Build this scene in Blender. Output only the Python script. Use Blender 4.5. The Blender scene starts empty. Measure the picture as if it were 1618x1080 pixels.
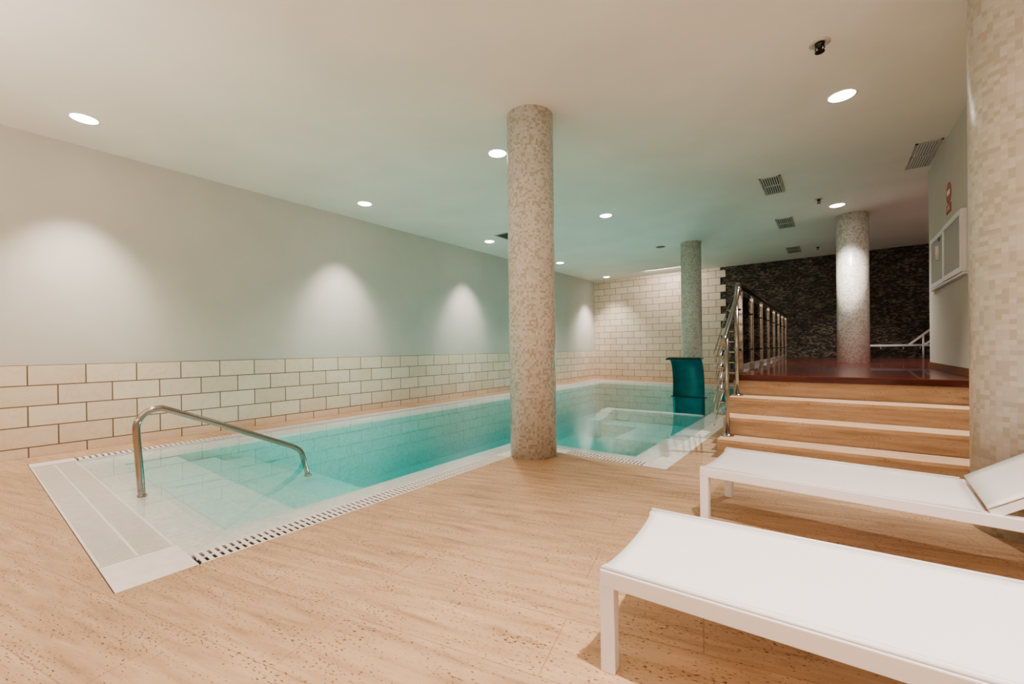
import bpy, bmesh, math, random
from mathutils import Vector, Matrix
random.seed(7)
scene = bpy.context.scene
COL = scene.collection
PI = math.pi

# ------------------------------------------------------------------ mesh helpers
class MB:
    """collects shapes into one bmesh"""
    def __init__(self): self.bm = bmesh.new()
    def box(self, x0, x1, y0, y1, z0, z1, mat=None, bev=0):
        vs = [Vector((x, y, z)) for x in (x0, x1) for y in (y0, y1) for z in (z0, z1)]
        if mat: vs = [mat @ v for v in vs]
        v = [self.bm.verts.new(p) for p in vs]
        fs = [self.bm.faces.new([v[i] for i in q]) for q in
              ((0,1,3,2),(4,6,7,5),(0,4,5,1),(2,3,7,6),(0,2,6,4),(1,5,7,3))]
        if bev:
            es = list({e for f in fs for e in f.edges})
            bmesh.ops.bevel(self.bm, geom=es, offset=bev, segments=2, affect='EDGES', profile=.5)
        return self
    def bar(self, a, b, w, h, up=(0,0,1)):
        """rectangular bar from a to b, w across, h along up"""
        a, b = Vector(a), Vector(b); d = (b-a); L = d.length; d.normalize()
        s = d.cross(Vector(up)).normalized(); u = s.cross(d)
        m = Matrix((s, d, u)).transposed().to_4x4(); m.translation = a
        return self.box(-w/2, w/2, 0, L, -h/2, h/2, m)
    def tube(self, pts, r, seg=12, caps=True):
        pts = [Vector(p) for p in pts]; n = len(pts); rings = []
        t0 = (pts[1]-pts[0]).normalized()
        ref = Vector((0,0,1)) if abs(t0.z) < .9 else Vector((1,0,0))
        nrm = t0.cross(ref).normalized()
        for i, p in enumerate(pts):
            if i == 0: t = pts[1]-pts[0]
            elif i == n-1: t = pts[-1]-pts[-2]
            else: t = (pts[i+1]-p).normalized()+(p-pts[i-1]).normalized()
            t.normalize()
            nrm = (nrm - t*nrm.dot(t)).normalized(); bn = t.cross(nrm)
            rr = r[i] if isinstance(r, (list, tuple)) else r
            rings.append([self.bm.verts.new(p+(nrm*math.cos(k*2*PI/seg)+bn*math.sin(k*2*PI/seg))*rr) for k in range(seg)])
        for a, b in zip(rings, rings[1:]):
            for k in range(seg):
                f = self.bm.faces.new((a[k], a[(k+1)%seg], b[(k+1)%seg], b[k])); f.smooth = True
        if caps:
            self.bm.faces.new(rings[0][::-1]); self.bm.faces.new(rings[-1])
        return self
    def lathe(self, prof, seg=48, loc=(0,0,0), smooth=True):
        loc = Vector(loc); rings = []
        for r, z in prof:
            rings.append([self.bm.verts.new(loc+Vector((r*math.cos(k*2*PI/seg), r*math.sin(k*2*PI/seg), z))) for k in range(seg)])
        for a, b in zip(rings, rings[1:]):
            for k in range(seg):
                f = self.bm.faces.new((a[k], a[(k+1)%seg], b[(k+1)%seg], b[k])); f.smooth = smooth
        if prof[0][0] > 1e-4: self.bm.faces.new(rings[0][::-1])
        if prof[-1][0] > 1e-4: self.bm.faces.new(rings[-1])
        return self
    def poly(self, pts):
        self.bm.faces.new([self.bm.verts.new(p) for p in pts]); return self
    def prism(self, poly, z0, z1):
        a = [self.bm.verts.new((x, y, z0)) for x, y in poly]; b = [self.bm.verts.new((x, y, z1)) for x, y in poly]
        n = len(poly); self.bm.faces.new(a[::-1]); self.bm.faces.new(b)
        for i in range(n): self.bm.faces.new((a[i], a[(i+1)%n], b[(i+1)%n], b[i]))
        return self
    def loft(self, rings, closed=True, smooth=False):
        R = [[self.bm.verts.new(p) for p in ring] for ring in rings]
        for a, b in zip(R, R[1:]):
            n = len(a)
            for k in range(n if closed else n-1):
                f = self.bm.faces.new((a[k], a[(k+1)%n], b[(k+1)%n], b[k])); f.smooth = smooth
        return self
    def build(self, name, mat, parent=None, recalc=True):
        if recalc: bmesh.ops.recalc_face_normals(self.bm, faces=self.bm.faces)
        me = bpy.data.meshes.new(name); self.bm.to_mesh(me); self.bm.free()
        me.materials.append(mat)
        o = bpy.data.objects.new(name, me); COL.objects.link(o)
        if parent is not None: o.parent = parent
        return o

def tag(o, label=None, cat=None, group=None, kind=None):
    if label: o['label'] = label
    if cat: o['category'] = cat
    if group: o['group'] = group
    if kind: o['kind'] = kind
    return o
def thing(name, label, cat, loc=(0,0,0), rz=0, group=None):
    o = bpy.data.objects.new(name, None); COL.objects.link(o)
    o.empty_display_size = .1
    o.location = loc; o.rotation_euler = (0, 0, rz)
    return tag(o, label, cat, group)
def copy_tree(o, parent=None):
    c = o.copy(); COL.objects.link(c); c.parent = parent
    for ch in [k for k in bpy.data.objects if k.parent == o]: copy_tree(ch, c)
    return c
def struct(o): return tag(o, kind='structure')

# ------------------------------------------------------------------ material helpers
class NT:
    def __init__(self, name):
        self.m = bpy.data.materials.new(name); self.m.use_nodes = True
        self.t = self.m.node_tree; self.t.nodes.clear()
        self.out = self.t.nodes.new('ShaderNodeOutputMaterial')
    def n(self, typ, ins=None, **kw):
        nd = self.t.nodes.new(typ)
        for k, v in kw.items(): setattr(nd, k, v)
        for k, v in (ins or {}).items():
            if isinstance(v, bpy.types.NodeSocket): self.t.links.new(v, nd.inputs[k])
            else: nd.inputs[k].default_value = v
        return nd
    def math(self, op, a, b=0.0):
        return self.n('ShaderNodeMath', {0: a, 1: b}, operation=op).outputs[0]
    def mix(self, fac, a, b, mode='MIX'):
        nd = self.n('ShaderNodeMix', data_type='RGBA', blend_type=mode)
        for idx, v in ((0, fac), (6, a), (7, b)):
            if isinstance(v, bpy.types.NodeSocket): self.t.links.new(v, nd.inputs[idx])
            else: nd.inputs[idx].default_value = v
        return nd.outputs[2]
    def obj(self): return self.n('ShaderNodeTexCoord').outputs['Object']
    def sep(self, v): return self.n('ShaderNodeSeparateXYZ', {0: v}).outputs
    def comb(self, x, y, z=0.0): return self.n('ShaderNodeCombineXYZ', {0: x, 1: y, 2: z}).outputs[0]
    def ramp(self, fac, stops, interp='LINEAR'):
        nd = self.n('ShaderNodeValToRGB', {0: fac}); r = nd.color_ramp; r.interpolation = interp
        while len(r.elements) < len(stops): r.elements.new(.5)
        for e, (p, c) in zip(r.elements, stops): e.position = p; e.color = (*c, 1) if len(c) == 3 else c
        return nd.outputs[0]
    def bsdf(self, color, rough=.5, metal=0., bump=None, bstr=.2, bdist=.01, spec=.5, coat=0.):
        p = self.n('ShaderNodeBsdfPrincipled', {'Base Color': color, 'Roughness': rough, 'Metallic': metal, 'Specular IOR Level': spec, 'Coat Weight': coat})
        if bump is not None:
            b = self.n('ShaderNodeBump', {'Strength': bstr, 'Distance': bdist, 'Height': bump})
            self.t.links.new(b.outputs[0], p.inputs['Normal'])
        self.t.links.new(p.outputs[0], self.out.inputs[0]); return self.m
def c4(r, g, b): return (r, g, b, 1)
def srgb(r, g, b):
    f = lambda u: ((u/255+.055)/1.055)**2.4 if u > 10 else u/255/12.92
    return (f(r), f(g), f(b), 1)

def plain(name, col, rough=.5, metal=0., noise=.03, scale=6., bstr=.0, spec=.5):
    t = NT(name)
    nz = t.n('ShaderNodeTexNoise', {'Vector': t.obj(), 'Scale': scale, 'Detail': 4.})
    d = tuple(max(0, c*(1-noise*2)) for c in col[:3]); l = tuple(min(1, c*(1+noise*2)) for c in col[:3])
    c = t.ramp(nz.outputs[0], [(.3, d), (.7, l)])
    return t.bsdf(c, rough, metal, bump=nz.outputs[0] if bstr else None, bstr=bstr, spec=spec)

M = {}
M['paint'] = plain('wall_paint', srgb(196, 190, 180), .75, noise=.012, scale=3, spec=.2)
M['ceiling'] = plain('ceiling_paint', srgb(234, 228, 220), .8, noise=.02, scale=1.2, spec=.15)
M['white'] = plain('white_powder_coat', srgb(232, 230, 232), .4, noise=.005)
M['white_plastic'] = plain('white_plastic', srgb(236, 230, 226), .3, noise=.02, scale=14)
M['steel'] = plain('stainless_steel', srgb(168, 160, 152), .18, 1., noise=.02, scale=20)
M['dark_steel'] = plain('dark_steel', srgb(80, 74, 70), .3, 1., noise=.02, scale=20)
M['dark'] = plain('dark_void', srgb(40, 38, 36), .8, noise=.05)
M['slot'] = plain('gutter_shadow', srgb(62, 56, 48), .8, noise=.05)
M['grille'] = plain('vent_aluminium', srgb(200, 194, 188), .45, .2, noise=.02)
M['chrome_white'] = plain('white_rail_paint', srgb(235, 232, 230), .3, noise=.01)
M['red'] = plain('sign_red', srgb(176, 40, 36), .45, noise=.02)
M['sign_white'] = plain('sign_white', srgb(228, 222, 218), .45, noise=.01)
M['black'] = plain('black_rubber', srgb(22, 22, 22), .5)

def tile_wall(name, ax, u0, v0, bw, bh, dark=1.0):
    """cream marble-look running-bond tiles; ax = coordinate that runs along the wall"""
    t = NT(name); s = t.sep(t.obj())
    u = t.math('ADD', s[ax], u0); v = t.math('ADD', s[2], v0)
    vec = t.comb(u, v, 0.)
    br = t.n('ShaderNodeTexBrick', {'Vector': vec, 'Color1': c4(0, 0, 0), 'Color2': c4(1, 1, 1), 'Mortar': c4(.5, .5, .5),
             'Scale': 1., 'Mortar Size': .0055, 'Mortar Smooth': .1, 'Bias': 0., 'Brick Width': bw, 'Row Height': bh},
             offset=.5, offset_frequency=2)
    base = t.ramp(br.outputs['Color'], [(0., srgb(214, 196, 174)[:3]), (.5, srgb(226, 212, 192)[:3]), (1., srgb(219, 199, 178)[:3])])
    warp = t.n('ShaderNodeTexNoise', {'Vector': t.obj(), 'Scale': 3.2, 'Detail': 6., 'Roughness': .6, 'Distortion': 1.2}).outputs[0]
    vein = t.ramp(warp, [(.45, (1, 1, 1)), (.5, (.92, .86, .78)), (.54, (1, 1, 1))])
    c = t.mix(.5, base, vein, 'MULTIPLY')
    cm = t.mix(br.outputs['Fac'], c, srgb(122, 98, 76))
    inv = t.math('SUBTRACT', 1., br.outputs['Fac'])
    return t.bsdf(cm, .34, bump=inv, bstr=.5, bdist=.004, spec=.4)
M['tile_left'] = tile_wall('cream_tile_left', 1, -.425+.2025, .1, .405, .2)
M['tile_far'] = tile_wall('cream_tile_far', 0, 6.074, .1, .3925, .2)

def travertine(name, ang, plank=True, tone=1.0):
    t = NT(name); s = t.sep(t.obj()); ca, sa = math.cos(ang), math.sin(ang)
    u = t.math('ADD', t.math('MULTIPLY', s[0], ca), t.math('MULTIPLY', s[1], sa))
    v = t.math('SUBTRACT', t.math('MULTIPLY', s[1], ca), t.math('MULTIPLY', s[0], sa))
    v = t.math('ADD', v, s[2])
    long_ = t.comb(t.math('MULTIPLY', u, 2.6), t.math('MULTIPLY', v, 22.), 0.)
    st = t.n('ShaderNodeTexNoise', {'Vector': long_, 'Scale': 1., 'Detail': 6., 'Roughness': .62, 'Distortion': .5}).outputs[0]
    big = t.n('ShaderNodeTexNoise', {'Vector': t.comb(u, t.math('MULTIPLY', v, 3.), 0.), 'Scale': .9, 'Detail': 3.}).outputs[0]
    c = t.ramp(st, [(.25, srgb(160, 130, 102)[:3]), (.42, srgb(188, 157, 127)[:3]), (.6, srgb(202, 173, 143)[:3]), (.8, srgb(216, 191, 163)[:3])])
    c = t.mix(.55, c, t.ramp(big, [(.3, (.86, .83, .80)), (.7, (1.08, 1.06, 1.04))]), 'MULTIPLY')
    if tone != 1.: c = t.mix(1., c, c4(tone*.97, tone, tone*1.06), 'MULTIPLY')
    pv = t.comb(t.math('MULTIPLY', u, 62.), t.math('MULTIPLY', v, 150.), 0.)
    pit = t.n('ShaderNodeTexNoise', {'Vector': pv, 'Scale': 1., 'Detail': 2., 'Roughness': .5}).outputs[0]
    dens = t.n('ShaderNodeTexNoise', {'Vector': t.comb(t.math('MULTIPLY', u, 3.), t.math('MULTIPLY', v, 14.), 5.), 'Scale': 1., 'Detail': 3.}).outputs[0]
    pm = t.math('ADD', pit, t.math('MULTIPLY', dens, .30))
    pt = .772 if plank else .81
    pmask = t.ramp(pm, [(pt, (0, 0, 0)), (pt+.05, (1, 1, 1))])
    c = t.mix(pmask, c, srgb(112, 78, 54))
    if plank:
        br = t.n('ShaderNodeTexBrick', {'Vector': t.comb(u, v, 0.), 'Color1': c4(.93, .92, .91), 'Color2': c4(1.05, 1.05, 1.05), 'Mortar': c4(.70, .64, .58),
                 'Scale': 1., 'Mortar Size': .0025, 'Mortar Smooth': .3, 'Brick Width': 1.25, 'Row Height': .30}, offset=.37, offset_frequency=2)
        c = t.mix(.8, c, br.outputs['Color'], 'MULTIPLY')
    return t.bsdf(c, .42, bump=t.math('SUBTRACT', 1., pmask), bstr=.25, bdist=.003, spec=.35)
M['floor'] = travertine('travertine_planks', math.radians(13))
M['trav'] = travertine('travertine_steps_shaded', 0., plank=False, tone=.93)  # shaded copy of the stone, kept darker than the lit treads
M['trav_lit'] = travertine('travertine_treads_lit', 0., plank=False, tone=1.24)  # same stone lightened: overhead light put into the tread colour

def mosaic_round(name, size, radius, ca, cb, cc, grout, rough=.3):
    t = NT(name); s = t.sep(t.obj())
    a = t.math('ARCTAN2', s[1], s[0])
    u = t.math('MULTIPLY', a, radius/size); v = t.math('DIVIDE', s[2], size)
    fu, fv = t.math('FLOOR', u), t.math('FLOOR', v)
    cell = t.comb(fu, fv, 0.)
    wn = t.n('ShaderNodeTexWhiteNoise', {'Vector': cell}, noise_dimensions='3D').outputs['Value']
    cl = t.n('ShaderNodeTexNoise', {'Vector': cell, 'Scale': .22, 'Detail': 1.}).outputs[0]
    k = t.math('ADD', t.math('MULTIPLY', wn, .62), t.math('MULTIPLY', cl, .6))
    col = t.ramp(k, [(0., cb), (.47, ca), (.74, cc)], 'CONSTANT')
    gu = t.math('ABSOLUTE', t.math('SUBTRACT', t.math('FRACT', u), .5)); gv = t.math('ABSOLUTE', t.math('SUBTRACT', t.math('FRACT', v), .5))
    g = t.math('GREATER_THAN', t.math('MAXIMUM', gu, gv), .455)
    c = t.mix(t.math('MULTIPLY', g, .55), col, grout)
    return t.bsdf(c, rough, bump=t.math('SUBTRACT', 1., g), bstr=.2, bdist=.002, spec=.5)
M['mosaic'] = mosaic_round('cream_mosaic', .02, .22, srgb(209, 205, 195)[:3], srgb(186, 180, 166)[:3], srgb(220, 217, 209)[:3], srgb(202, 198, 188))

M['mosaic_soft'] = mosaic_round('soft_cream_mosaic', .026, .22, srgb(206, 201, 190)[:3], srgb(193, 187, 174)[:3], srgb(214, 210, 201)[:3], srgb(200, 195, 184))

def mosaic_pool(name='white_pool_mosaic', cols=((224, 218, 211), (234, 229, 223), (240, 237, 232))):
    t = NT(name); co = t.obj(); s = t.sep(co); sz = .025
    cell = t.n('ShaderNodeVectorMath', {0: t.n('ShaderNodeVectorMath', {0: co, 1: (1/sz,)*3}, operation='MULTIPLY').outputs[0]}, operation='FLOOR').outputs[0]
    wn = t.n('ShaderNodeTexWhiteNoise', {'Vector': cell}, noise_dimensions='3D').outputs['Value']
    nz = t.n('ShaderNodeTexNoise', {'Vector': co, 'Scale': 9., 'Detail': 4.}).outputs[0]
    k = t.math('ADD', t.math('MULTIPLY', wn, .5), t.math('MULTIPLY', nz, .5))
    c = t.ramp(k, [(p_, srgb(*q)[:3]) for p_, q in zip((.2, .5, .8), cols)])
    return t.bsdf(c, .4, spec=.3)
M['pool'] = mosaic_pool()
M['pool_deep'] = mosaic_pool('pale_green_pool_mosaic', ((188, 212, 205), (200, 222, 215), (210, 229, 223)))

M['pool_mid'] = mosaic_pool('pale_pool_mosaic', ((212, 220, 214), (222, 230, 224), (230, 236, 231)))

def dark_mosaic():
    t = NT('dark_strip_mosaic'); s = t.sep(t.obj()); h, w = .021, .052
    v = t.math('DIVIDE', s[2], h); fv = t.math('FLOOR', v)
    sh = t.n('ShaderNodeTexWhiteNoise', {'W': fv}, noise_dimensions='1D').outputs['Value']
    u = t.math('ADD', t.math('DIVIDE', s[0], w), sh); fu = t.math('FLOOR', u)
    wn = t.n('ShaderNodeTexWhiteNoise', {'Vector': t.comb(fu, fv, 0.)}, noise_dimensions='3D').outputs['Value']
    nz = t.n('ShaderNodeTexNoise', {'Vector': t.comb(t.math('MULTIPLY', s[0], 1.), t.math('MULTIPLY', s[2], 1.8), 0.), 'Scale': 2.6, 'Detail': 5., 'Roughness': .65}).outputs[0]
    k = t.math('ADD', t.math('MULTIPLY', wn, .45), t.math('MULTIPLY', nz, .75))
    c = t.ramp(k, [(.3, srgb(42, 37, 33)[:3]), (.52, srgb(62, 54, 47)[:3]), (.68, srgb(98, 86, 75)[:3]), (.8, srgb(140, 125, 108)[:3])])
    gu = t.math('ABSOLUTE', t.math('SUBTRACT', t.math('FRACT', u), .5)); gv = t.math('ABSOLUTE', t.math('SUBTRACT', t.math('FRACT', v), .5))
    g = t.math('MAXIMUM', t.math('GREATER_THAN', gu, .47), t.math('GREATER_THAN', gv, .40))
    c = t.mix(g, c, srgb(24, 19, 17))
    return t.bsdf(c, .35, bump=t.math('ADD', t.math('SUBTRACT', 1., g), t.math('MULTIPLY', wn, .8)), bstr=.5, bdist=.006, spec=.4)
M['dark_mosaic'] = dark_mosaic()

def wood():
    t = NT('dark_red_wood'); s = t.sep(t.obj())
    br = t.n('ShaderNodeTexBrick', {'Vector': t.comb(s[0], s[1], 0.), 'Color1': c4(.85, .85, .85), 'Color2': c4(1.1, 1.1, 1.1), 'Mortar': c4(.45, .4, .4),
             'Scale': 1., 'Mortar Size': .0015, 'Brick Width': 1.2, 'Row Height': .14}, offset=.4)
    g = t.n('ShaderNodeTexNoise', {'Vector': t.comb(t.math('MULTIPLY', s[0], 2.), t.math('MULTIPLY', s[1], 30.), t.math('MULTIPLY', s[2], 30.)), 'Scale': 1., 'Detail': 5.}).outputs[0]
    c = t.ramp(g, [(.3, srgb(66, 27, 20)[:3]), (.7, srgb(98, 42, 30)[:3])])
    c = t.mix(.8, c, br.outputs['Color'], 'MULTIPLY')
    return t.bsdf(c, .24, spec=.5, coat=.2)
M['wood'] = wood()
M['wood_skirt'] = plain('brown_skirting', srgb(120, 82, 58), .4, noise=.06, scale=12)

def fabric():
    t = NT('white_sling_mesh'); s = t.sep(t.obj())
    w = t.math('MULTIPLY', t.math('SINE', t.math('MULTIPLY', s[0], 1400.)), t.math('SINE', t.math('MULTIPLY', s[1], 1400.)))
    c = t.ramp(t.math('ADD', t.math('MULTIPLY', w, .5), .5), [(0., srgb(240, 238, 240)[:3]), (1., srgb(248, 246, 248)[:3])])
    return t.bsdf(c, .6, spec=.2)
M['fabric'] = fabric()

def water():
    t = NT('pool_water')
    nz = t.n('ShaderNodeTexNoise', {'Vector': t.obj(), 'Scale': 2.2, 'Detail': 2.}).outputs[0]
    bmp = t.n('ShaderNodeBump', {'Strength': .035, 'Distance': .02, 'Height': nz}).outputs[0]
    fr = t.n('ShaderNodeFresnel', {'IOR': 1.33, 'Normal': bmp}).outputs[0]
    tr = t.n('ShaderNodeBsdfTransparent', {0: c4(.97, .99, .99)}).outputs[0]
    gl = t.n('ShaderNodeBsdfGlossy', {'Color': c4(.95, .95, .95), 'Roughness': .015, 'Normal': bmp}).outputs[0]
    mx = t.n('ShaderNodeMixShader', {0: fr, 1: tr, 2: gl}).outputs[0]
    ab = t.n('ShaderNodeVolumeAbsorption', {'Color': c4(.01, .82, .82), 'Density': .9}).outputs[0]
    t.t.links.new(mx, t.out.inputs['Surface']); t.t.links.new(ab, t.out.inputs['Volume'])
    return t.m
M['water'] = water()
def glass(name, tint, ior=1.5):
    t = NT(name); fr = t.n('ShaderNodeFresnel', {'IOR': ior}).outputs[0]
    nz = t.n('ShaderNodeTexNoise', {'Vector': t.obj(), 'Scale': 3.}).outputs[0]
    tr = t.n('ShaderNodeBsdfTransparent', {0: t.ramp(nz, [(0., tint), (1., tint)])}).outputs[0]
    gl = t.n('ShaderNodeBsdfGlossy', {'Color': c4(.9, .9, .9), 'Roughness': .01}).outputs[0]
    t.t.links.new(t.n('ShaderNodeMixShader', {0: fr, 1: tr, 2: gl}).outputs[0], t.out.inputs[0]); return t.m
M['glass'] = glass('clear_glass', (.93, .95, .94))
def frosted():
    t = NT('hazy_acrylic')
    nz = t.n('ShaderNodeTexNoise', {'Vector': t.obj(), 'Scale': 3.}).outputs[0]
    p = t.n('ShaderNodeBsdfPrincipled', {'Base Color': t.ramp(nz, [(0., srgb(206, 202, 196)[:3]), (1., srgb(214, 210, 204)[:3])]), 'Roughness': .45, 'Specular IOR Level': .2}).outputs[0]
    tr = t.n('ShaderNodeBsdfTransparent', {0: c4(.97, .97, .97)}).outputs[0]
    t.t.links.new(t.n('ShaderNodeMixShader', {0: .5, 1: tr, 2: p}).outputs[0], t.out.inputs[0]); return t.m
M['acrylic'] = frosted()
def teal():
    t = NT('teal_tinted_metal'); s = t.sep(t.obj())
    g = t.n('ShaderNodeTexNoise', {'Vector': t.comb(t.math('MULTIPLY', s[0], 3.), s[1], t.math('MULTIPLY', s[2], 5.)), 'Scale': 1.6, 'Detail': 3.}).outputs[0]
    c = t.ramp(g, [(.3, srgb(6, 70, 72)[:3]), (.7, srgb(12, 88, 88)[:3])])  # turquoise water reflection painted into the metal's base colour
    return t.bsdf(c, .5, .1, spec=.3)
M['teal'] = teal()
M['teal_dark'] = plain('dark_teal_rim', srgb(28, 52, 52), .35, .4)
def emit(name, col, strength):
    t = NT(name)
    nz = t.n('ShaderNodeTexNoise', {'Vector': t.obj(), 'Scale': 20.}).outputs[0]
    c = t.ramp(nz, [(0., col), (1., col)])
    t.t.links.new(t.n('ShaderNodeEmission', {'Color': c, 'Strength': strength}).outputs[0], t.out.inputs[0]); return t.m
M['lens'] = emit('lamp_lens', (1., .93, .86), 22.)
M['lens_off'] = plain('unlit_lens', srgb(96, 92, 84), .3)

# ------------------------------------------------------------------ room shell
H = 3.18; XL = -6.24; YB = 12.83; Z0 = .70
XR, YF = 3.0, -2.6
# floor: rectangles around the pool cut-out
f = MB()
for x0, x1, y0, y1 in ((XL, XR, YF, .39), (XL, -5.87, .39, 12.1), (-2.39, XR, .39, 3.5), (-1.08, XR, 3.5, 4.99), (-1.08, -.83, 4.99, 12.1), (XL, -.83, 12.1, YB)):
    f.box(x0, x1, y0, y1, -.12, 0)
struct(f.build('floor', M['floor']))
struct(MB().box(XL-.1, 4.2, YF-.1, YB+.2, H, H+.15).build('ceiling', M['ceiling']))
struct(MB().box(XL-.15, XL, YF-.1, YB+.2, -.12, H).build('wall_left', M['paint']))
struct(MB().box(XL, XL+.014, YF, YB-.02, 0, .90, bev=.003).build('trim_1', M['tile_left']))           # tiled wainscot of the left wall
# far tiled wall with a toothed right end
f = MB(); row = 0; z = 0.
edges = [0, .1] + [.1+.2*k for k in range(1, 16)] + [H]
for i, (a, b) in enumerate(zip(edges, edges[1:])):
    f.box(XL, -2.30 if i % 2 else -2.43, YB-.03, YB, a, b)
struct(f.build('wall_far', M['tile_far']))
struct(MB().box(XL, 4.2, YB, YB+.15, -.12, H).build('wall_back', M['dark_mosaic']))
struct(MB().box(XL, XR+.1, YF-.12, YF, -.12, H).build('wall_front', M['paint']))
struct(MB().box(XR, XR+.12, YF, 3.75, -.12, H).build('wall_side', M['paint']))
struct(MB().prism([(1.0, 3.63), (XR, 3.63), (XR, 3.75), (1.12, 3.75), (1.12, 7.5), (1.0, 7.5)], 0, H).build('wall_right', M['paint']))
struct(MB().box(1.12, 4.2, 7.38, 7.5, 0, H).build('wall_corridor', M['paint']))
struct(MB().box(4.08, 4.2, 7.5, YB, 0, H).build('wall_end', M['paint']))
struct(MB().box(.985, 1.0, 4.99, 7.5, Z0, Z0+.07).build('baseboard_right', M['wood_skirt']))
# raised platform
struct(MB().box(-.83, .998, 4.995, 7.5, 0, .64).box(-.83, 4.08, 7.5, YB, 0, .64).build('platform_base', M['trav']))
f = MB(); f.box(-.86, .998, 4.955, 7.5, .64, Z0, bev=.006); f.box(-.86, 4.08, 7.5, YB, .64, Z0)
struct(f.build('floor_platform', M['wood']))

# ------------------------------------------------------------------ staircase
S, Y1, D = .1632, 4.165, .274
st = thing('staircase', 'wide travertine staircase of low steps up to the dark wooden platform', 'stairs', (.08, Y1, 0))
off = Vector((.08, Y1, 0))
def local(o, v): o.location = o.location - Vector(v); return o
for i in range(3):
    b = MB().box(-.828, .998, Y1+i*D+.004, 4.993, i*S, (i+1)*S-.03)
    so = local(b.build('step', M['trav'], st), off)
    MB().box(-.83, .998, Y1+i*D, Y1+(i+1)*D+.004 if i < 2 else 4.993, (i+1)*S-.03, (i+1)*S, bev=.003).build('tread', M['trav_lit'], so)

# ------------------------------------------------------------------ pool
def ring(poly, z): return [(x, y, z) for x, y in poly]
G = [(-5.70, .69), (-2.54, .69), (-2.54, 3.65), (-1.25, 3.65), (-1.25, 11.93), (-5.70, 11.93)]
P = [(-5.45, .98), (-2.88, .98), (-2.88, 3.95), (-1.53, 3.95), (-1.53, 11.68), (-5.45, 11.68)]
def lerp(t): return [(a[0]+(b[0]-a[0])*t, a[1]+(b[1]-a[1])*t) for a, b in zip(G, P)]
pool = thing('swimming_pool', 'indoor turquoise pool with white mosaic rim and submerged steps', 'pool', (-4, 5, 0))
po = Vector((-4, 5, 0))
ZB = -.88
c = MB(); c.loft([ring(G, -.06), ring(G, -.014), ring(lerp(.35), -.022), ring(lerp(.7), -.032), ring(lerp(.9), -.045), ring(P, -.065)])
local(c.build('coping', M['pool'], pool), po)
c = MB(); c.loft([ring(P, -.065), ring(P, ZB)])
c.poly([(x, y, ZB) for x, y in P])
local(c.build('basin', M['pool_deep'], pool), po)
for i, (ya, yb, zt) in enumerate(((.982, 1.40, -.075), (1.40, 1.73, -.15), (1.73, 2.06, -.215), (2.06, 2.40, -.34))):
    b = MB().box(-5.448, -2.882, ya, yb, ZB+.01, zt, bev=.012)
    local(b.build('submerged_step', M['pool_mid' if i == 0 else 'pool_deep'], pool), po)
# submerged massage bench: seat slab, curved end wall, back wall with rim
bench = MB().prism([(-2.92, 6.2), (-2.33, 6.2), (-2.33, 5.3), (-1.535, 5.3), (-1.535, 6.70), (-2.92, 6.70)], ZB+.01, -.21).build('submerged_bench', M['pool_deep'], pool); local(bench, po)
prof = []
for k in range(25):
    y = 6.04+k*(6.84-6.04)/24; tt = min(1, max(0, (y-6.22)/.40)); sm = tt*tt*(3-2*tt)
    prof.append((y, -.135+.10*sm))
b = MB(); b.loft([[(x, y, z) for y, z in prof] + [(x, 6.84, ZB+.01), (x, 6.04, ZB+.01)] for x in (-3.09, -2.90)], smooth=False)
for x in (-3.09, -2.90): b.poly([(x, y, z) for y, z in prof]+[(x, 6.84, ZB+.01), (x, 6.04, ZB+.01)])
b.build('bench_end', M['pool'], bench)
MB().box(-3.35, -1.535, 3.96, 6.3, ZB+.01, -.40, bev=.03).build('shallow_floor', M['pool_deep'], bench)
MB().box(-2.90, -1.535, 6.68, 6.84, ZB+.01, -.033, bev=.015).build('bench_back', M['pool'], bench)
o = MB().box(-2.54, -2.03, 8.82, 9.12, ZB+.01, -.012, bev=.015).build('pedestal', M['teal'], pool); local(o, po)
w = MB().prism(G, ZB-.1, -.008).build('water', M['water'], pool); local(w, po)

# overflow grates: slotted, one roll per side
def grate(name, label, x0, x1, y0, y1, along, pitch, slot, rows):
    """along: axis of the run; slots cross it; rows of slots side by side"""
    t = thing(name, label, 'grate', ((x0+x1)/2, (y0+y1)/2, -.03), 0, 'overflow grates round the pool'); c_ = Vector(((x0+x1)/2, (y0+y1)/2, -.03))
    m = MB()
    a0, a1 = (x0, x1) if along == 0 else (y0, y1); b0, b1 = (y0, y1) if along == 0 else (x0, x1)
    n = int((a1-a0)/pitch); pitch = (a1-a0)/n
    edge = .012
    def bx(a, aa, b, bb, z0, z1):
        if along == 0: m.box(a, aa, b, bb, z0, z1)
        else: m.box(b, bb, a, aa, z0, z1)
    for k in range(n):
        bx(a0+k*pitch+slot/2, a0+(k+1)*pitch-slot/2, b0+edge, b1-edge, -.008, -.003)
    wdt = (b1-b0-2*edge)/rows
    for r in range(1, rows): bx(a0, a1, b0+edge+r*wdt-.006, b0+edge+r*wdt+.006, -.0085, -.0025)
    bx(a0, a1, b0, b0+edge, -.024, -.002); bx(a0, a1, b1-edge, b1, -.024, -.002)
    o = m.build('slats', M['white_plastic'], t, recalc=False); local(o, c_)
    o = MB().box(x0, x1, y0, y1, -.075, -.070).build('channel', M['slot'], t); local(o, c_)
    return t
grate('overflow_grate', 'wide finely slotted white grate across the near left end of the pool', -5.66, -2.75, .395, .685, 0, .0235, .009, 2)
grate('overflow_grate', 'long two-row white grate along the front edge from corner plate to nearest column', -2.545, -2.395, .70, 3.07, 1, .033, .015, 2)
grate('overflow_grate', 'white grate running along the tiled left wall behind the pool', -5.865, -5.705, .70, 12.09, 1, .045, .018, 1)
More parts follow.
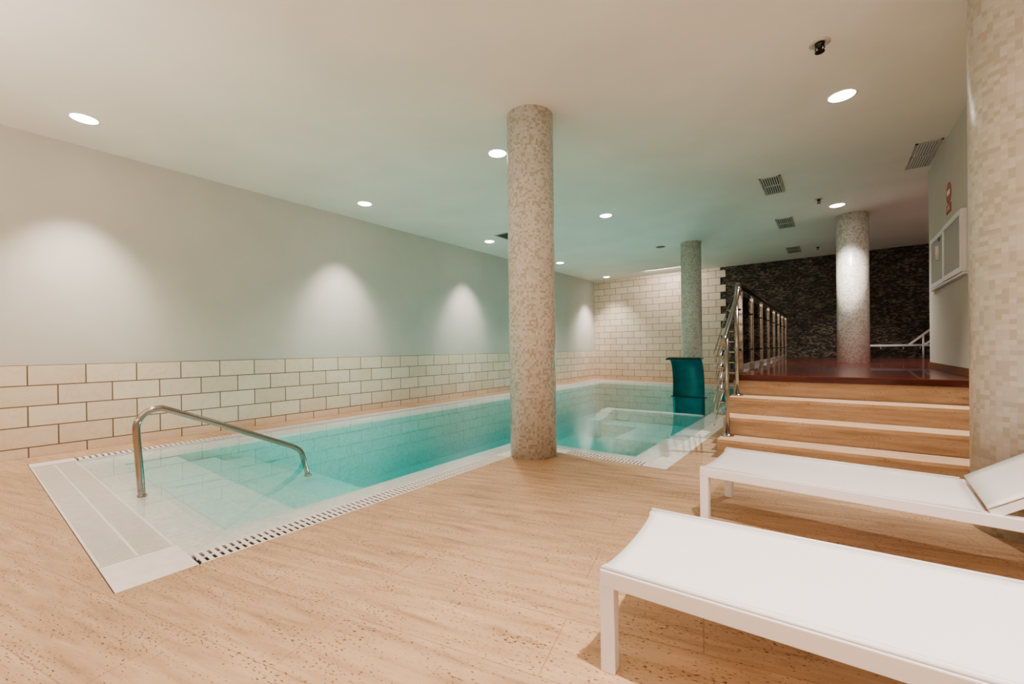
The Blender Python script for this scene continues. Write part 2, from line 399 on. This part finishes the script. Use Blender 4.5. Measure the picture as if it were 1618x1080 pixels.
grate('overflow_grate', 'short white grate right of the nearest column, facing the wooden platform', -2.02, -1.30, 3.505, 3.645, 0, .033, .015, 2)
def plate(label, polys):
    m = MB()
    for p in polys: m.prism(p, -.03, -.001)
    return tag(m.build('corner_plate', M['white_plastic']), label, 'corner plate', 'white corner plates of the pool gutter')
def rect(x0, x1, y0, y1): return [(x0, y0), (x1, y0), (x1, y1), (x0, y1)]
plate('white corner plate at the near front corner of the pool', [rect(-2.74, -2.395, .395, .69)])
plate('white corner plate at the left corner of the pool beside the tiled wall', [rect(-5.865, -5.67, .395, .69)])
plate('white corner plate near the foot of the staircase, right of the short grate', [rect(-1.29, -1.085, 3.505, 3.645)])
m = MB().box(-1.25, -1.085, 3.65, 11.93, -.03, -.004).box(-5.70, -1.085, 11.93, 12.09, -.03, -.004)
local(m.build('rim_slab', M['pool'], pool), po)
m = MB().prism([(-2.545, 3.08), (-2.395, 3.08), (-2.395, 3.505), (-2.03, 3.505), (-2.03, 3.645), (-2.545, 3.645)], -.03, -.004)
local(m.build('rim_slab', M['pool'], pool), po)

# ------------------------------------------------------------------ mosaic columns
def column(label, x, y, r, z0, mat='mosaic'):
    m = MB().lathe([(r, z0), (r, H)], 64)
    o = m.build('mosaic_column', M[mat]); o.location = (x, y, 0)
    return tag(o, label, 'column', kind='thing')
column('round cream mosaic column standing at the front edge of the pool', -2.255, 3.305, .218, -.002)
column('round mosaic column behind the teal water cascade', -2.337, 9.369, .199, ZB)
column('round mosaic column lit from above on the dark wooden platform', .295, 9.15, .219, Z0)
column('large mosaic column cut by the right edge of the picture, beside the staircase', .83, 3.39, .22, 0, 'mosaic_soft')

# ------------------------------------------------------------------ downlights and added fill lights
def downlight(label, x, y, on=True, dia=.19):
    t = thing('downlight', label, 'ceiling light', (x, y, H), 0, 'recessed ceiling downlights')
    r = dia/2
    MB().lathe([(r, 0), (r+.012, -.004), (r+.014, -.001), (r+.014, .0)], 40).build('trim_ring', M['white'] if on else M['grille'], t)
    MB().lathe([(0.0001, -.022), (r*.4, -.020), (r*.75, -.013), (r, -.003)], 40).build('lens', M['lens'] if on else M['lens_off'], t)
    return t
def spot(x, y, e, col=(1, .9, .8), ang=96, blend=.9, z=H-.12, rad=.05, aim=None):
    l = bpy.data.lights.new('downlight_or_fill_beam', 'SPOT'); l.energy = e; l.color = col; l.spot_size = math.radians(ang); l.spot_blend = blend; l.shadow_soft_size = rad
    o = bpy.data.objects.new('downlight_or_fill_beam', l); o.location = (x, y, z); COL.objects.link(o)
    if aim is not None:
        o.rotation_euler = (Vector(aim)-Vector((x, y, z))).to_track_quat('-Z', 'Y').to_euler()
    return o
WARM = (1, .89, .81); NEUT = (1, .93, .89)
rows = [(-5.50, [.75, 3.70, 6.57, 9.36, 12.16],
         ['nearest recessed downlight over the left wall, upper left', 'second recessed downlight from the viewer along the left wall',
          'third recessed downlight from the viewer along the left wall', 'fourth downlight along the left wall, peeping out right of the nearest column',
          'farthest recessed downlight in the corner by the tiled far wall']),
        (-2.95, [3.68, 6.52, 9.32],
         ['recessed downlight touching the left side of the nearest column', 'recessed downlight over the middle of the pool, right of the nearest column', 'unlit dark recessed downlight near the far tiled wall']),
        (.09, [4.72, 8.36],
         ['large bright recessed downlight over the staircase', 'recessed downlight in front of the platform column'])]
for x, ys, labs in rows:
    for y, lab in zip(ys, labs):
        on = not (x == -2.95 and y > 9)
        downlight(lab, x, y, on)
        if on: 
            e = (150 if x < -5 else 190) * (1.9 if y > 9 else 1.)
            spot(x, y, e*((2.6 if y < 5 else 2.4) if x > 0 else 1), WARM if y < 2 else NEUT, ang=(78 if y < 5 else 112) if x > 0 else 96)
spot(.09, 8.36, 220, NEUT, 36, 1., aim=(.27, 8.94, 1.0))  # extra beam added to brighten the platform column
spot(.09, 4.72, 420, NEUT, 24, 1., aim=(.25, 9.0, 1.35))  # second added beam, lifts the lower part of that column
for y in (.75, 3.70, 6.57, 9.36, 12.16):      # wall-washing beams of the left row
    spot(-5.50, y, 240, (1, .92, .88), 56, 1., z=H-.10, rad=.05, aim=(XL, y, 1.15))
for x, y, e in ((-2.95, .6, 170), (.2, 1.15, 620), (-5.5, -1.6, 150), (-2.95, -1.6, 170), (.2, -1.6, 170), (2.2, 1.15, 120), (2.2, -1.6, 120)):
    spot(x, y, e, WARM)
spot(2.2, 10.5, 240, NEUT); spot(2.2, 8.3, 140, NEUT); spot(.2, 11.6, 200, NEUT)  # fill beams without fixtures, added to brighten the platform and dark wall
l = bpy.data.lights.new('far_wall_fill', 'AREA'); l.shape = 'RECTANGLE'; l.size = 1.0; l.size_y = .05; l.energy = 45; l.color = (1, .84, .82)  # linear fill light added at the slot diffuser to brighten the far wall
o = bpy.data.objects.new('far_wall_fill', l); o.location = (-3.74, 11.88, H-.012); o.rotation_euler = (math.radians(38), 0, 0); COL.objects.link(o)
def fill_point(x, y, z, e, col=WARM):      # unseen fill points added behind the camera and in the corridor
    l = bpy.data.lights.new('fill_point_light', 'POINT'); l.energy = e; l.color = col; l.shadow_soft_size = .25
    o = bpy.data.objects.new('fill_point_light', l); o.location = (x, y, z); COL.objects.link(o)
for x in (-4.6, -1.4, 1.6): fill_point(x, -2.2, 1.9, 40)
def ceiling_fill(x, y, z, e, col=WARM):     # unseen upward fill discs added to brighten the ceiling
    l = bpy.data.lights.new('ceiling_fill_light', 'AREA'); l.shape = 'DISK'; l.size = .5; l.energy = e; l.color = col
    o = bpy.data.objects.new('ceiling_fill_light', l); o.location = (x, y, z); o.rotation_euler = (PI, 0, 0); COL.objects.link(o)
ceiling_fill(-3.6, -1.0, 1.7, 75); ceiling_fill(.4, -1.6, 1.7, 75); ceiling_fill(2.4, 1.6, 1.7, 22)
fill_point(3.6, 9.0, 2.4, 35)
# unseen underwater fills added at the pool walls to brighten the pool
def pool_fill(x, y, z, rz, e):
    l = bpy.data.lights.new('pool_fill', 'AREA'); l.shape = 'DISK'; l.size = .3; l.energy = e; l.color = (1, .97, .93)
    o = bpy.data.objects.new('pool_fill', l); o.location = (x, y, z); o.rotation_euler = (PI/2, 0, rz); COL.objects.link(o)
pool_fill(-2.90, 3.2, -.5, PI/2, 44)
pool_fill(-2.2, 3.97, -.5, PI, 10)
pool_fill(-1.55, 7.6, -.5, PI/2, 44)
pool_fill(-3.6, 11.66, -.45, PI, 34)

# ------------------------------------------------------------------ ceiling fittings
def vent(label, x0, x1, y0, y1, split=True, frame=.02):
    cx, cy = (x0+x1)/2, (y0+y1)/2
    t = thing('ceiling_vent', label, 'vent', (cx, cy, H), 0, 'slatted ceiling vents')
    hx, hy = (x1-x0)/2, (y1-y0)/2
    MB().box(-hx+.005, hx-.005, -hy+.005, hy-.005, -.003, -.0005).build('backing', M['dark'], t)
    m = MB()
    m.box(-hx, hx, -hy, -hy+frame, -.012, 0).box(-hx, hx, hy-frame, hy, -.012, 0).box(-hx, -hx+frame, -hy, hy, -.012, 0).box(hx-frame, hx, -hy, hy, -.012, 0)
    if split: m.box(-hx, hx, -.02, .02, -.012, -.001)
    m.build('frame', M['grille'], t)
    m = MB(); n = 8; w = (2*hx-2*frame)/n
    for k in range(n):
        xx = -hx+frame+(k+.5)*w
        m.bar((xx, -hy+frame, -.007), (xx, hy-frame, -.007), .016, .003, up=(.35, 0, .94))
    m.build('slats', M['grille'], t)
    return t
vent('slatted ceiling vent beside the white wall, right of the brightest downlight', .75, .97, 6.36, 7.20)
vent('nearest of three slatted ceiling vents in a row above the stair railing', -.74, -.50, 6.38, 7.12)
vent('middle of three slatted ceiling vents in a row above the stair railing', -.76, -.51, 8.60, 9.32)
vent('farthest of three slatted ceiling vents, close to the dark wall', -.80, -.54, 11.2, 11.95)
vent('dark ceiling vent partly hidden behind the nearest column', -5.12, -4.62, 6.26, 6.68, False)
s_ = MB().box(-.52, .52, -.035, .035, -.006, 0).box(-.5, .5, -.02, .02, -.008, -.005)
o = s_.build('slot_diffuser', M['grille']); o.location = (-3.74, 11.88, H); tag(o, 'long thin slot diffuser in the ceiling before the tiled far wall', 'vent')
def sprinkler(label, x, y, s=1.):
    t = thing('fire_sprinkler', label, 'sprinkler', (x, y, H), 0, 'ceiling fire sprinklers')
    MB().lathe([(.05*s, 0), (.052*s, -.004), (.036*s, -.010), (.030*s, -.004)], 28).build('rosette', M['grille'], t)
    MB().lathe([(.026*s, -.002), (.022*s, -.02), (.012*s, -.024), (.010*s, -.045)], 20).build('body', M['dark_steel'], t)
    m = MB()
    for k in range(2):
        a = k*PI
        m.tube([(.018*s*math.cos(a), .018*s*math.sin(a), -.02), (.022*s*math.cos(a), .022*s*math.sin(a), -.045), (0, 0, -.062)], .003*s, 8)
    m.lathe([(.024*s, -.062), (.024*s, -.066)], 20)
    m.build('deflector', M['dark_steel'], t)
sprinkler('fire sprinkler on the ceiling nearest the viewer, above the brightest downlight', -.05, 3.80, 1.25)
sprinkler('small fire sprinkler beside the downlight in front of the platform column', -.13, 7.82)
sprinkler('tiny fire sprinkler on the ceiling near the dark mosaic wall', -.22, 11.6)

# ------------------------------------------------------------------ pool handrail
t = thing('pool_handrail', 'bent stainless steel handrail leading down the submerged pool steps', 'handrail', (-3.94, .80, 0))
X = 0
pts = [(0, 0, -.04), (0, -.012, .2), (0, -.025, .44)]
for k in range(1, 8):
    a = k/8*math.radians(120); pts.append((0, -.025+.125*(1-math.cos(a)), .47+.125*math.sin(a)))
pts += [(0, .24, .54), (0, .42, .455), (0, .78, .275), (0, .98, .175), (0, 1.085, .118), (0, 1.135, .07), (0, 1.157, .01), (0, 1.20, -.165)]
def smooth(pts, n=3):
    pts = [Vector(p) for p in pts]; out = []
    for i in range(len(pts)-1):
        p0, p1, p2, p3 = pts[max(i-1, 0)], pts[i], pts[i+1], pts[min(i+2, len(pts)-1)]
        for k in range(n):
            u = k/n; out.append(.5*((2*p1)+(p2-p0)*u+(2*p0-5*p1+4*p2-p3)*u*u+(3*p1-p0-3*p2+p3)*u**3))
    return out+[pts[-1]]
MB().tube(smooth(pts), .0225, 16).build('rail', M['steel'], t)
MB().lathe([(.030, -.03), (.030, -.012), (.024, -.006)], 24).build('foot_flange', M['steel'], t)
MB().lathe([(.036, -.17), (.036, -.160), (.025, -.155)], 24, (0, 1.20, 0)).build('foot_flange', M['steel'], t)

# ------------------------------------------------------------------ water cascade
t = thing('water_cascade', 'teal swan-neck water cascade standing in the far part of the pool', 'water cascade', (-2.285, 8.85, -.012))
W2 = .305
prof = []
for k in range(22):
    u = k/21
    z = .80*math.sin(min(1, u/.86)*PI/2*.98) if u < .86 else None
    prof.append(u)
# side profile (y, z): rises from the foot, leans toward the viewer, lip turns forward
side = smooth([(0, .0, .012), (0, .012, .2), (0, -.0, .4), (0, -.05, .58), (0, -.13, .70), (0, -.24, .765), (0, -.36, .775)], 5)
m = MB()
def sheet(m, side, w0, w1, th):
    fr, bk = [], []
    n = len(side)
    for i, p in enumerate(side):
        d = (side[min(i+1, n-1)]-side[max(i-1, 0)]).normalized(); nr = Vector((0, d.z, -d.y))
        w = w0+(w1-w0)*i/(n-1)
        q = p+nr*th
        fr.append([(-w, p.y, p.z), (w, p.y, p.z), (w, q.y, q.z), (-w, q.y, q.z)])
    m.loft(fr, smooth=True); m.poly(fr[0]); m.poly(fr[-1])
sheet(m, side, .30, .285, .03)
m.build('sheet', M['teal'], t)
MB().box(-.315, .315, -.385, -.10, .772, .792, bev=.006).box(-.315, .315, -.392, -.372, .757, .792).build('lip', M['teal_dark'], t)
MB().box(-.335, .335, -.03, .08, 0, .014, bev=.004).build('base_plate', M['teal_dark'], t)

# ------------------------------------------------------------------ stair railing
t = thing('stair_railing', 'stainless stair railing with round handrail and sloping rods left of the steps', 'railing', (-.78, 4.37, S)); o0 = Vector((-.78, 4.37, S))
SL = .66; ZH = lambda y: 1.135+SL*(y-4.37)
for y, zb in ((4.36, S), (4.90, 3*S)):
    p = MB().tube([(-.78, y, zb), (-.78, y, ZH(y)-.02)], .019, 14)
    po_ = local(p.build('post', M['steel'], t), o0)
    f = MB().lathe([(.055, zb+.001), (.055, zb+.008), (.032, zb+.018), (.020, zb+.03)], 24, (-.78, y, 0)).build('base_flange', M['steel'], po_)
h = MB().tube(smooth([(-.78, 4.19, ZH(4.19)), (-.78, 4.55, ZH(4.55)), (-.78, 4.88, ZH(4.88)), (-.78, 4.97, ZH(4.97)+.03), (-.78, 5.00, 1.60), (-.79, 5.06, 1.655), (-.80, 5.16, 1.66)], 3), .024, 16)
local(h.build('handrail', M['steel'], t), o0)
h = MB().tube([(-.78, 4.985, 1.535), (-.781, 5.005, 1.64)], .029, 16)
local(h.build('handrail_joint', M['steel'], t), o0)
for k in range(7):
    dz = -.115-.108*k
    ya, yb = 4.22, 5.03
    r = MB().tube([(-.865, ya, ZH(ya)+dz), (-.865, yb, ZH(yb)+dz)], .0065, 8)
    ro = local(r.build('rod', M['steel'], t), o0)
    for y in (4.36, 4.90):
        MB().tube([(-.875, y, ZH(y)+dz), (-.79, y, ZH(y)+dz)], .010, 8).build('clip', M['steel'], ro)

# ------------------------------------------------------------------ platform railing with glass panels
t = thing('platform_railing', 'stainless railing with posts and glass panels along the platform edge above the pool', 'railing', (-.80, 5.2, Z0)); o0 = Vector((-.80, 5.2, Z0))
posts = [5.22, 6.12, 7.02, 7.87, 8.70, 9.50, 10.28, 11.05]
for i, y in enumerate(posts):
    wy, wx = (.012, .062) if i == 0 else (.012, .042)
    p = MB().box(-.80-wx/2, -.80+wx/2, y-wy, y+wy, Z0, 1.60, bev=.003)
    pp = local(p.build('post', M['steel'], t), o0)
    MB().box(-.845, -.755, y-.045, y+.045, Z0, Z0+.012, bev=.003).build('base_plate', M['steel'], pp)
    MB().tube([(-.80, y, 1.595), (-.80, y+.01, 1.645)], .011, 8).build('bracket', M['steel'], pp)
    for z in (.96, 1.40): MB().box(-.815, -.785, y-.028, y+.028, z-.011, z+.011, bev=.003).build('glass_clamp', M['black'], pp)
for a, b in zip(posts, posts[1:]):
    g = MB().box(-.804, -.796, a+.025, b-.025, Z0+.10, 1.56)
    local(g.build('glass_panel', M['glass'], t), o0)
h = MB().tube([(-.80, 5.18, 1.66), (-.80, 8, 1.66), (-.80, 11.25, 1.66)], .023, 16)
local(h.build('handrail', M['dark_steel'], t), o0)
k = MB().box(-.845, -.828, 5.24, 11.1, Z0, Z0+.085)
local(k.build('kerb', M['white'], t), o0)

# ------------------------------------------------------------------ sun loungers
def lounger(label, loc, rz):
    L, Wd, Ht, fr = 1.98, .58, .315, .045
    t = thing('sun_lounger', label, 'sun lounger', loc, rz, 'white sun loungers beside the pool')
    # local: x along the lounger from the foot end, y across from the near side
    for y in (fr/2, Wd-fr/2):
        MB().box(0, L, y-fr/2, y+fr/2, Ht-.052, Ht, bev=.004).build('side_rail', M['white'], t)
        for x in (fr/2, L-.32):
            MB().box(x-fr/2, x+fr/2, y-fr/2+.001, y+fr/2-.001, 0, Ht-.05, bev=.003).build('leg', M['white'], t)
    for x in (.05, 1.10, L-fr/2):
        MB().box(x-.012, x+.012, fr, Wd-fr, Ht-.048, Ht-.022).build('cross_bar', M['white'], t)
    nx, ny = 28, 16; hx = 1.085
    def slingz(u, v): return Ht+.002-.008*(1-(2*v-1)**4)
    rows_ = []
    for j in range(ny+1):
        v = j/ny; r_ = []
        for i in range(nx+1):
            u = i/nx
            bow = .014*(1-(2*v-1)**2)*(1-u)**8      # concave free end
            x = .004+bow+(hx-.004-bow)*u
            r_.append((x, .012+(Wd-.024)*v, slingz(u, v)))
        rows_.append(r_)
    m = MB(); m.loft(rows_, closed=False, smooth=True)
    o = m.build('seat', M['fabric'], t)
    md = o.modifiers.new('thickness', 'SOLIDIFY'); md.thickness = .006
    m = MB()
    for y in (.010, Wd-.010): m.tube([(.004, y, Ht+.003), (hx, y, Ht+.003)], .006, 8)
    m.build('piping', M['white'], o)
    # raised back
    a = math.radians(36); BL = .80
    bx = MB(); mt = Matrix.Translation((hx+.03, 0, Ht-.005)) @ Matrix.Rotation(-a, 4, 'Y')
    for y in (.030, Wd-.030): bx.box(0, BL, y-.016, y+.016, -.012, .020, mt)
    bx.box(BL-.03, BL, .03, Wd-.03, -.012, .020, mt).box(0, .03, .03, Wd-.03, -.012, .014, mt)
    bo = bx.build('backrest_frame', M['white'], t)
    rows_ = []
    for j in range(9):
        v = j/8; rows_.append([mt @ Vector((.002+BL*.998*i/12, .012+(Wd-.024)*v, .024-.008*(1-(2*v-1)**4))) for i in range(13)])
    m = MB(); m.loft(rows_, closed=False, smooth=True); o = m.build('backrest', M['fabric'], t)
    md = o.modifiers.new('thickness', 'SOLIDIFY'); md.thickness = .006
    m = MB()
    top = mt @ Vector((BL*.55, 0, -.012))
    for y in (.06, Wd-.06): MB().bar((top.x, y, top.z), (top.x+.16, y, Ht-.04), .02, .012, up=(0, 1, 0)).build('backrest_strut', M['white'], t)
    return t
lounger('nearest white sun lounger, its bright flat sling seat filling the lower right', (-.578, 1.20, 0), math.radians(3.2))
lounger('second white sun lounger with raised backrest, in front of the staircase', (-.603, 2.555, 0), math.radians(-3.2))

# ------------------------------------------------------------------ right wall: sign and cabinets
t = thing('prohibition_sign', 'red round no entry sign with red plate below on the white wall', 'sign', (1.0, 6.35, 2.5)); o0 = Vector((1.0, 6.35, 2.46))
def disc(x, r, y, z, th=.003):
    m = MB(); n = 40
    a = [m.bm.verts.new((x, y+r*math.cos(k*2*PI/n), z+r*math.sin(k*2*PI/n))) for k in range(n)]
    b = [m.bm.verts.new((x-th, y+r*math.cos(k*2*PI/n), z+r*math.sin(k*2*PI/n))) for k in range(n)]
    m.bm.faces.new(a); m.bm.faces.new(b[::-1])
    for k in range(n): m.bm.faces.new((a[k], a[(k+1)%n], b[(k+1)%n], b[k]))
    return m
local(disc(1.0, .112, 6.35, 2.545).build('red_disc', M['red'], t), o0)
local(MB().box(.9955, .997, 6.28, 6.42, 2.525, 2.575).build('white_bar', M['sign_white'], t), o0)
local(MB().box(.996, 1.0, 6.245, 6.455, 2.335, 2.425).build('red_plate', M['red'], t), o0)
m = MB()
for z in (2.395, 2.37): m.box(.9945, .996, 6.285, 6.415, z-.005, z+.005)
local(m.build('text_lines', M['sign_white'], t), o0)

def cabinet(label, y0, y1, z0, z1, dep, kind):
    t = thing('wall_cabinet', label, 'cabinet', (1.0, (y0+y1)/2, z0), 0, 'white framed wall cabinets'); o0 = Vector((1.0, (y0+y1)/2, z0))
    x = 1.0
    local(MB().box(x-.006, x, y0, y1, z0, z1).build('back_panel', M['white'], t), o0)
    fw = .05
    m = MB().box(x-dep, x-.006, y0, y0+fw, z0, z1, bev=.003).box(x-dep, x-.006, y1-fw, y1, z0, z1, bev=.003).box(x-dep, x-.006, y0+fw, y1-fw, z0, z0+fw).box(x-dep, x-.006, y0+fw, y1-fw, z1-fw, z1)
    local(m.build('frame', M['white'], t), o0)
    local(MB().box(x-dep+.010, x-dep+.014, y0+fw, y1-fw, z0+fw, z1-fw).build('glass_door', M['acrylic'], t), o0)
    if kind == 0:
        m = MB().box(x-.018, x-.006, y0+.08, y0+.22, z0+.06, z1-.06)
        local(m.build('white_panel', M['sign_white'], t), o0)
        m = MB().tube([(x-.028, y0+.30, z0+.28), (x-.028, y0+.30, z0+.44)], .022, 14).tube([(x-.025, y0+.30, z0+.36), (x-.025, y0+.42, z0+.38)], .011, 10)
        local(m.build('valve', M['white_plastic'], t), o0)
        m = MB().box(x-.03, x-.006, y0+.24, y0+.30, z0+.49, z0+.54)
        local(m.build('valve_cap', M['black'], t), o0)
    else:
        m = MB().box(x-.022, x-.006, y1-.36, y1-.10, z0+.07, z1-.07)
        local(m.build('white_panel', M['sign_white'], t), o0)
    return t
cabinet('glazed white wall cabinet with a valve inside, nearer the dark wall', 6.43, 7.18, 1.66, 2.24, .035, 0)
cabinet('glazed white wall cabinet with a blank panel, next to the large column', 5.60, 6.41, 1.66, 2.24, .045, 1)
o = MB().box(.965, 1.0, 5.58, 7.20, 1.635, 1.655, bev=.003).build('wall_ledge', M['white']); tag(o, 'thin white ledge under the glazed wall cabinets', 'ledge')

# ------------------------------------------------------------------ white rails at the back of the platform
t = thing('wall_handrail', 'white horizontal handrail with small brackets low on the dark mosaic wall', 'handrail', (1.2, YB-.08, .97)); o0 = Vector((1.2, YB-.08, .97))
local(MB().tube([(.35, YB-.08, .965), (2.6, YB-.08, .965)], .028, 14).build('rail', M['chrome_white'], t), o0)
for x in (.9, 1.28, 1.55, 2.2):
    local(MB().tube([(x, YB-.08, .945), (x, YB-.08, .90), (x, YB, .885)], .010, 8).build('bracket', M['chrome_white'], t), o0)
t = thing('sloping_stair_rail', 'white stair rail rising to the right behind the white wall corner', 'railing', (1.38, 12.45, Z0)); o0 = Vector((1.38, 12.45, Z0))
local(MB().bar((1.34, 12.45, .985), (2.6, 12.45, 2.2), .04, .05, up=(0, 1, 0)).build('upper_bar', M['chrome_white'], t), o0)
local(MB().bar((1.55, 12.45, .97), (2.6, 12.45, 1.72), .04, .04, up=(0, 1, 0)).build('lower_bar', M['chrome_white'], t), o0)
for x, zt in ((1.56, 1.19), (2.1, 1.71), (2.55, 2.14)):
    local(MB().tube([(x, 12.45, Z0), (x, 12.45, zt)], .018, 10).build('post', M['chrome_white'], t), o0)

# ------------------------------------------------------------------ world, camera, view
w = bpy.data.worlds.new('world'); scene.world = w; w.use_nodes = True
w.node_tree.nodes['Background'].inputs[0].default_value = (.02, .02, .02, 1); w.node_tree.nodes['Background'].inputs[1].default_value = .2
cam = bpy.data.cameras.new('camera'); co = bpy.data.objects.new('camera', cam); COL.objects.link(co); scene.camera = co
cam.sensor_width = 36; cam.sensor_fit = 'HORIZONTAL'; cam.lens = 666.921687/1618*36; cam.clip_start = .02
cam.shift_x = .99/1618; cam.shift_y = 13.75/1618
yaw, pit, rol = .648533268, -.00422404475, -.0125233889
fw = Vector((-math.sin(yaw)*math.cos(pit), math.cos(yaw)*math.cos(pit), math.sin(pit))); rt = Vector((math.cos(yaw), math.sin(yaw), 0)); up = rt.cross(fw)
c_, s_ = math.cos(rol), math.sin(rol)
r2 = rt*c_+up*s_; u2 = up*c_-rt*s_
mw = Matrix((r2, u2, -fw)).transposed().to_4x4(); mw.translation = (0, 0, 1)
co.matrix_world = mw
scene.view_settings.view_transform = 'AgX'; scene.view_settings.look = 'AgX - Medium High Contrast'
scene.view_settings.exposure = -.45; scene.view_settings.gamma = 1.
scene.cycles.use_denoising = True
scene.cycles.use_adaptive_sampling = True; scene.cycles.adaptive_threshold = .03
scene.cycles.max_bounces = 12; scene.cycles.diffuse_bounces = 7; scene.cycles.transparent_max_bounces = 16
scene.cycles.sample_clamp_indirect = 6.; scene.cycles.blur_glossy = 1.
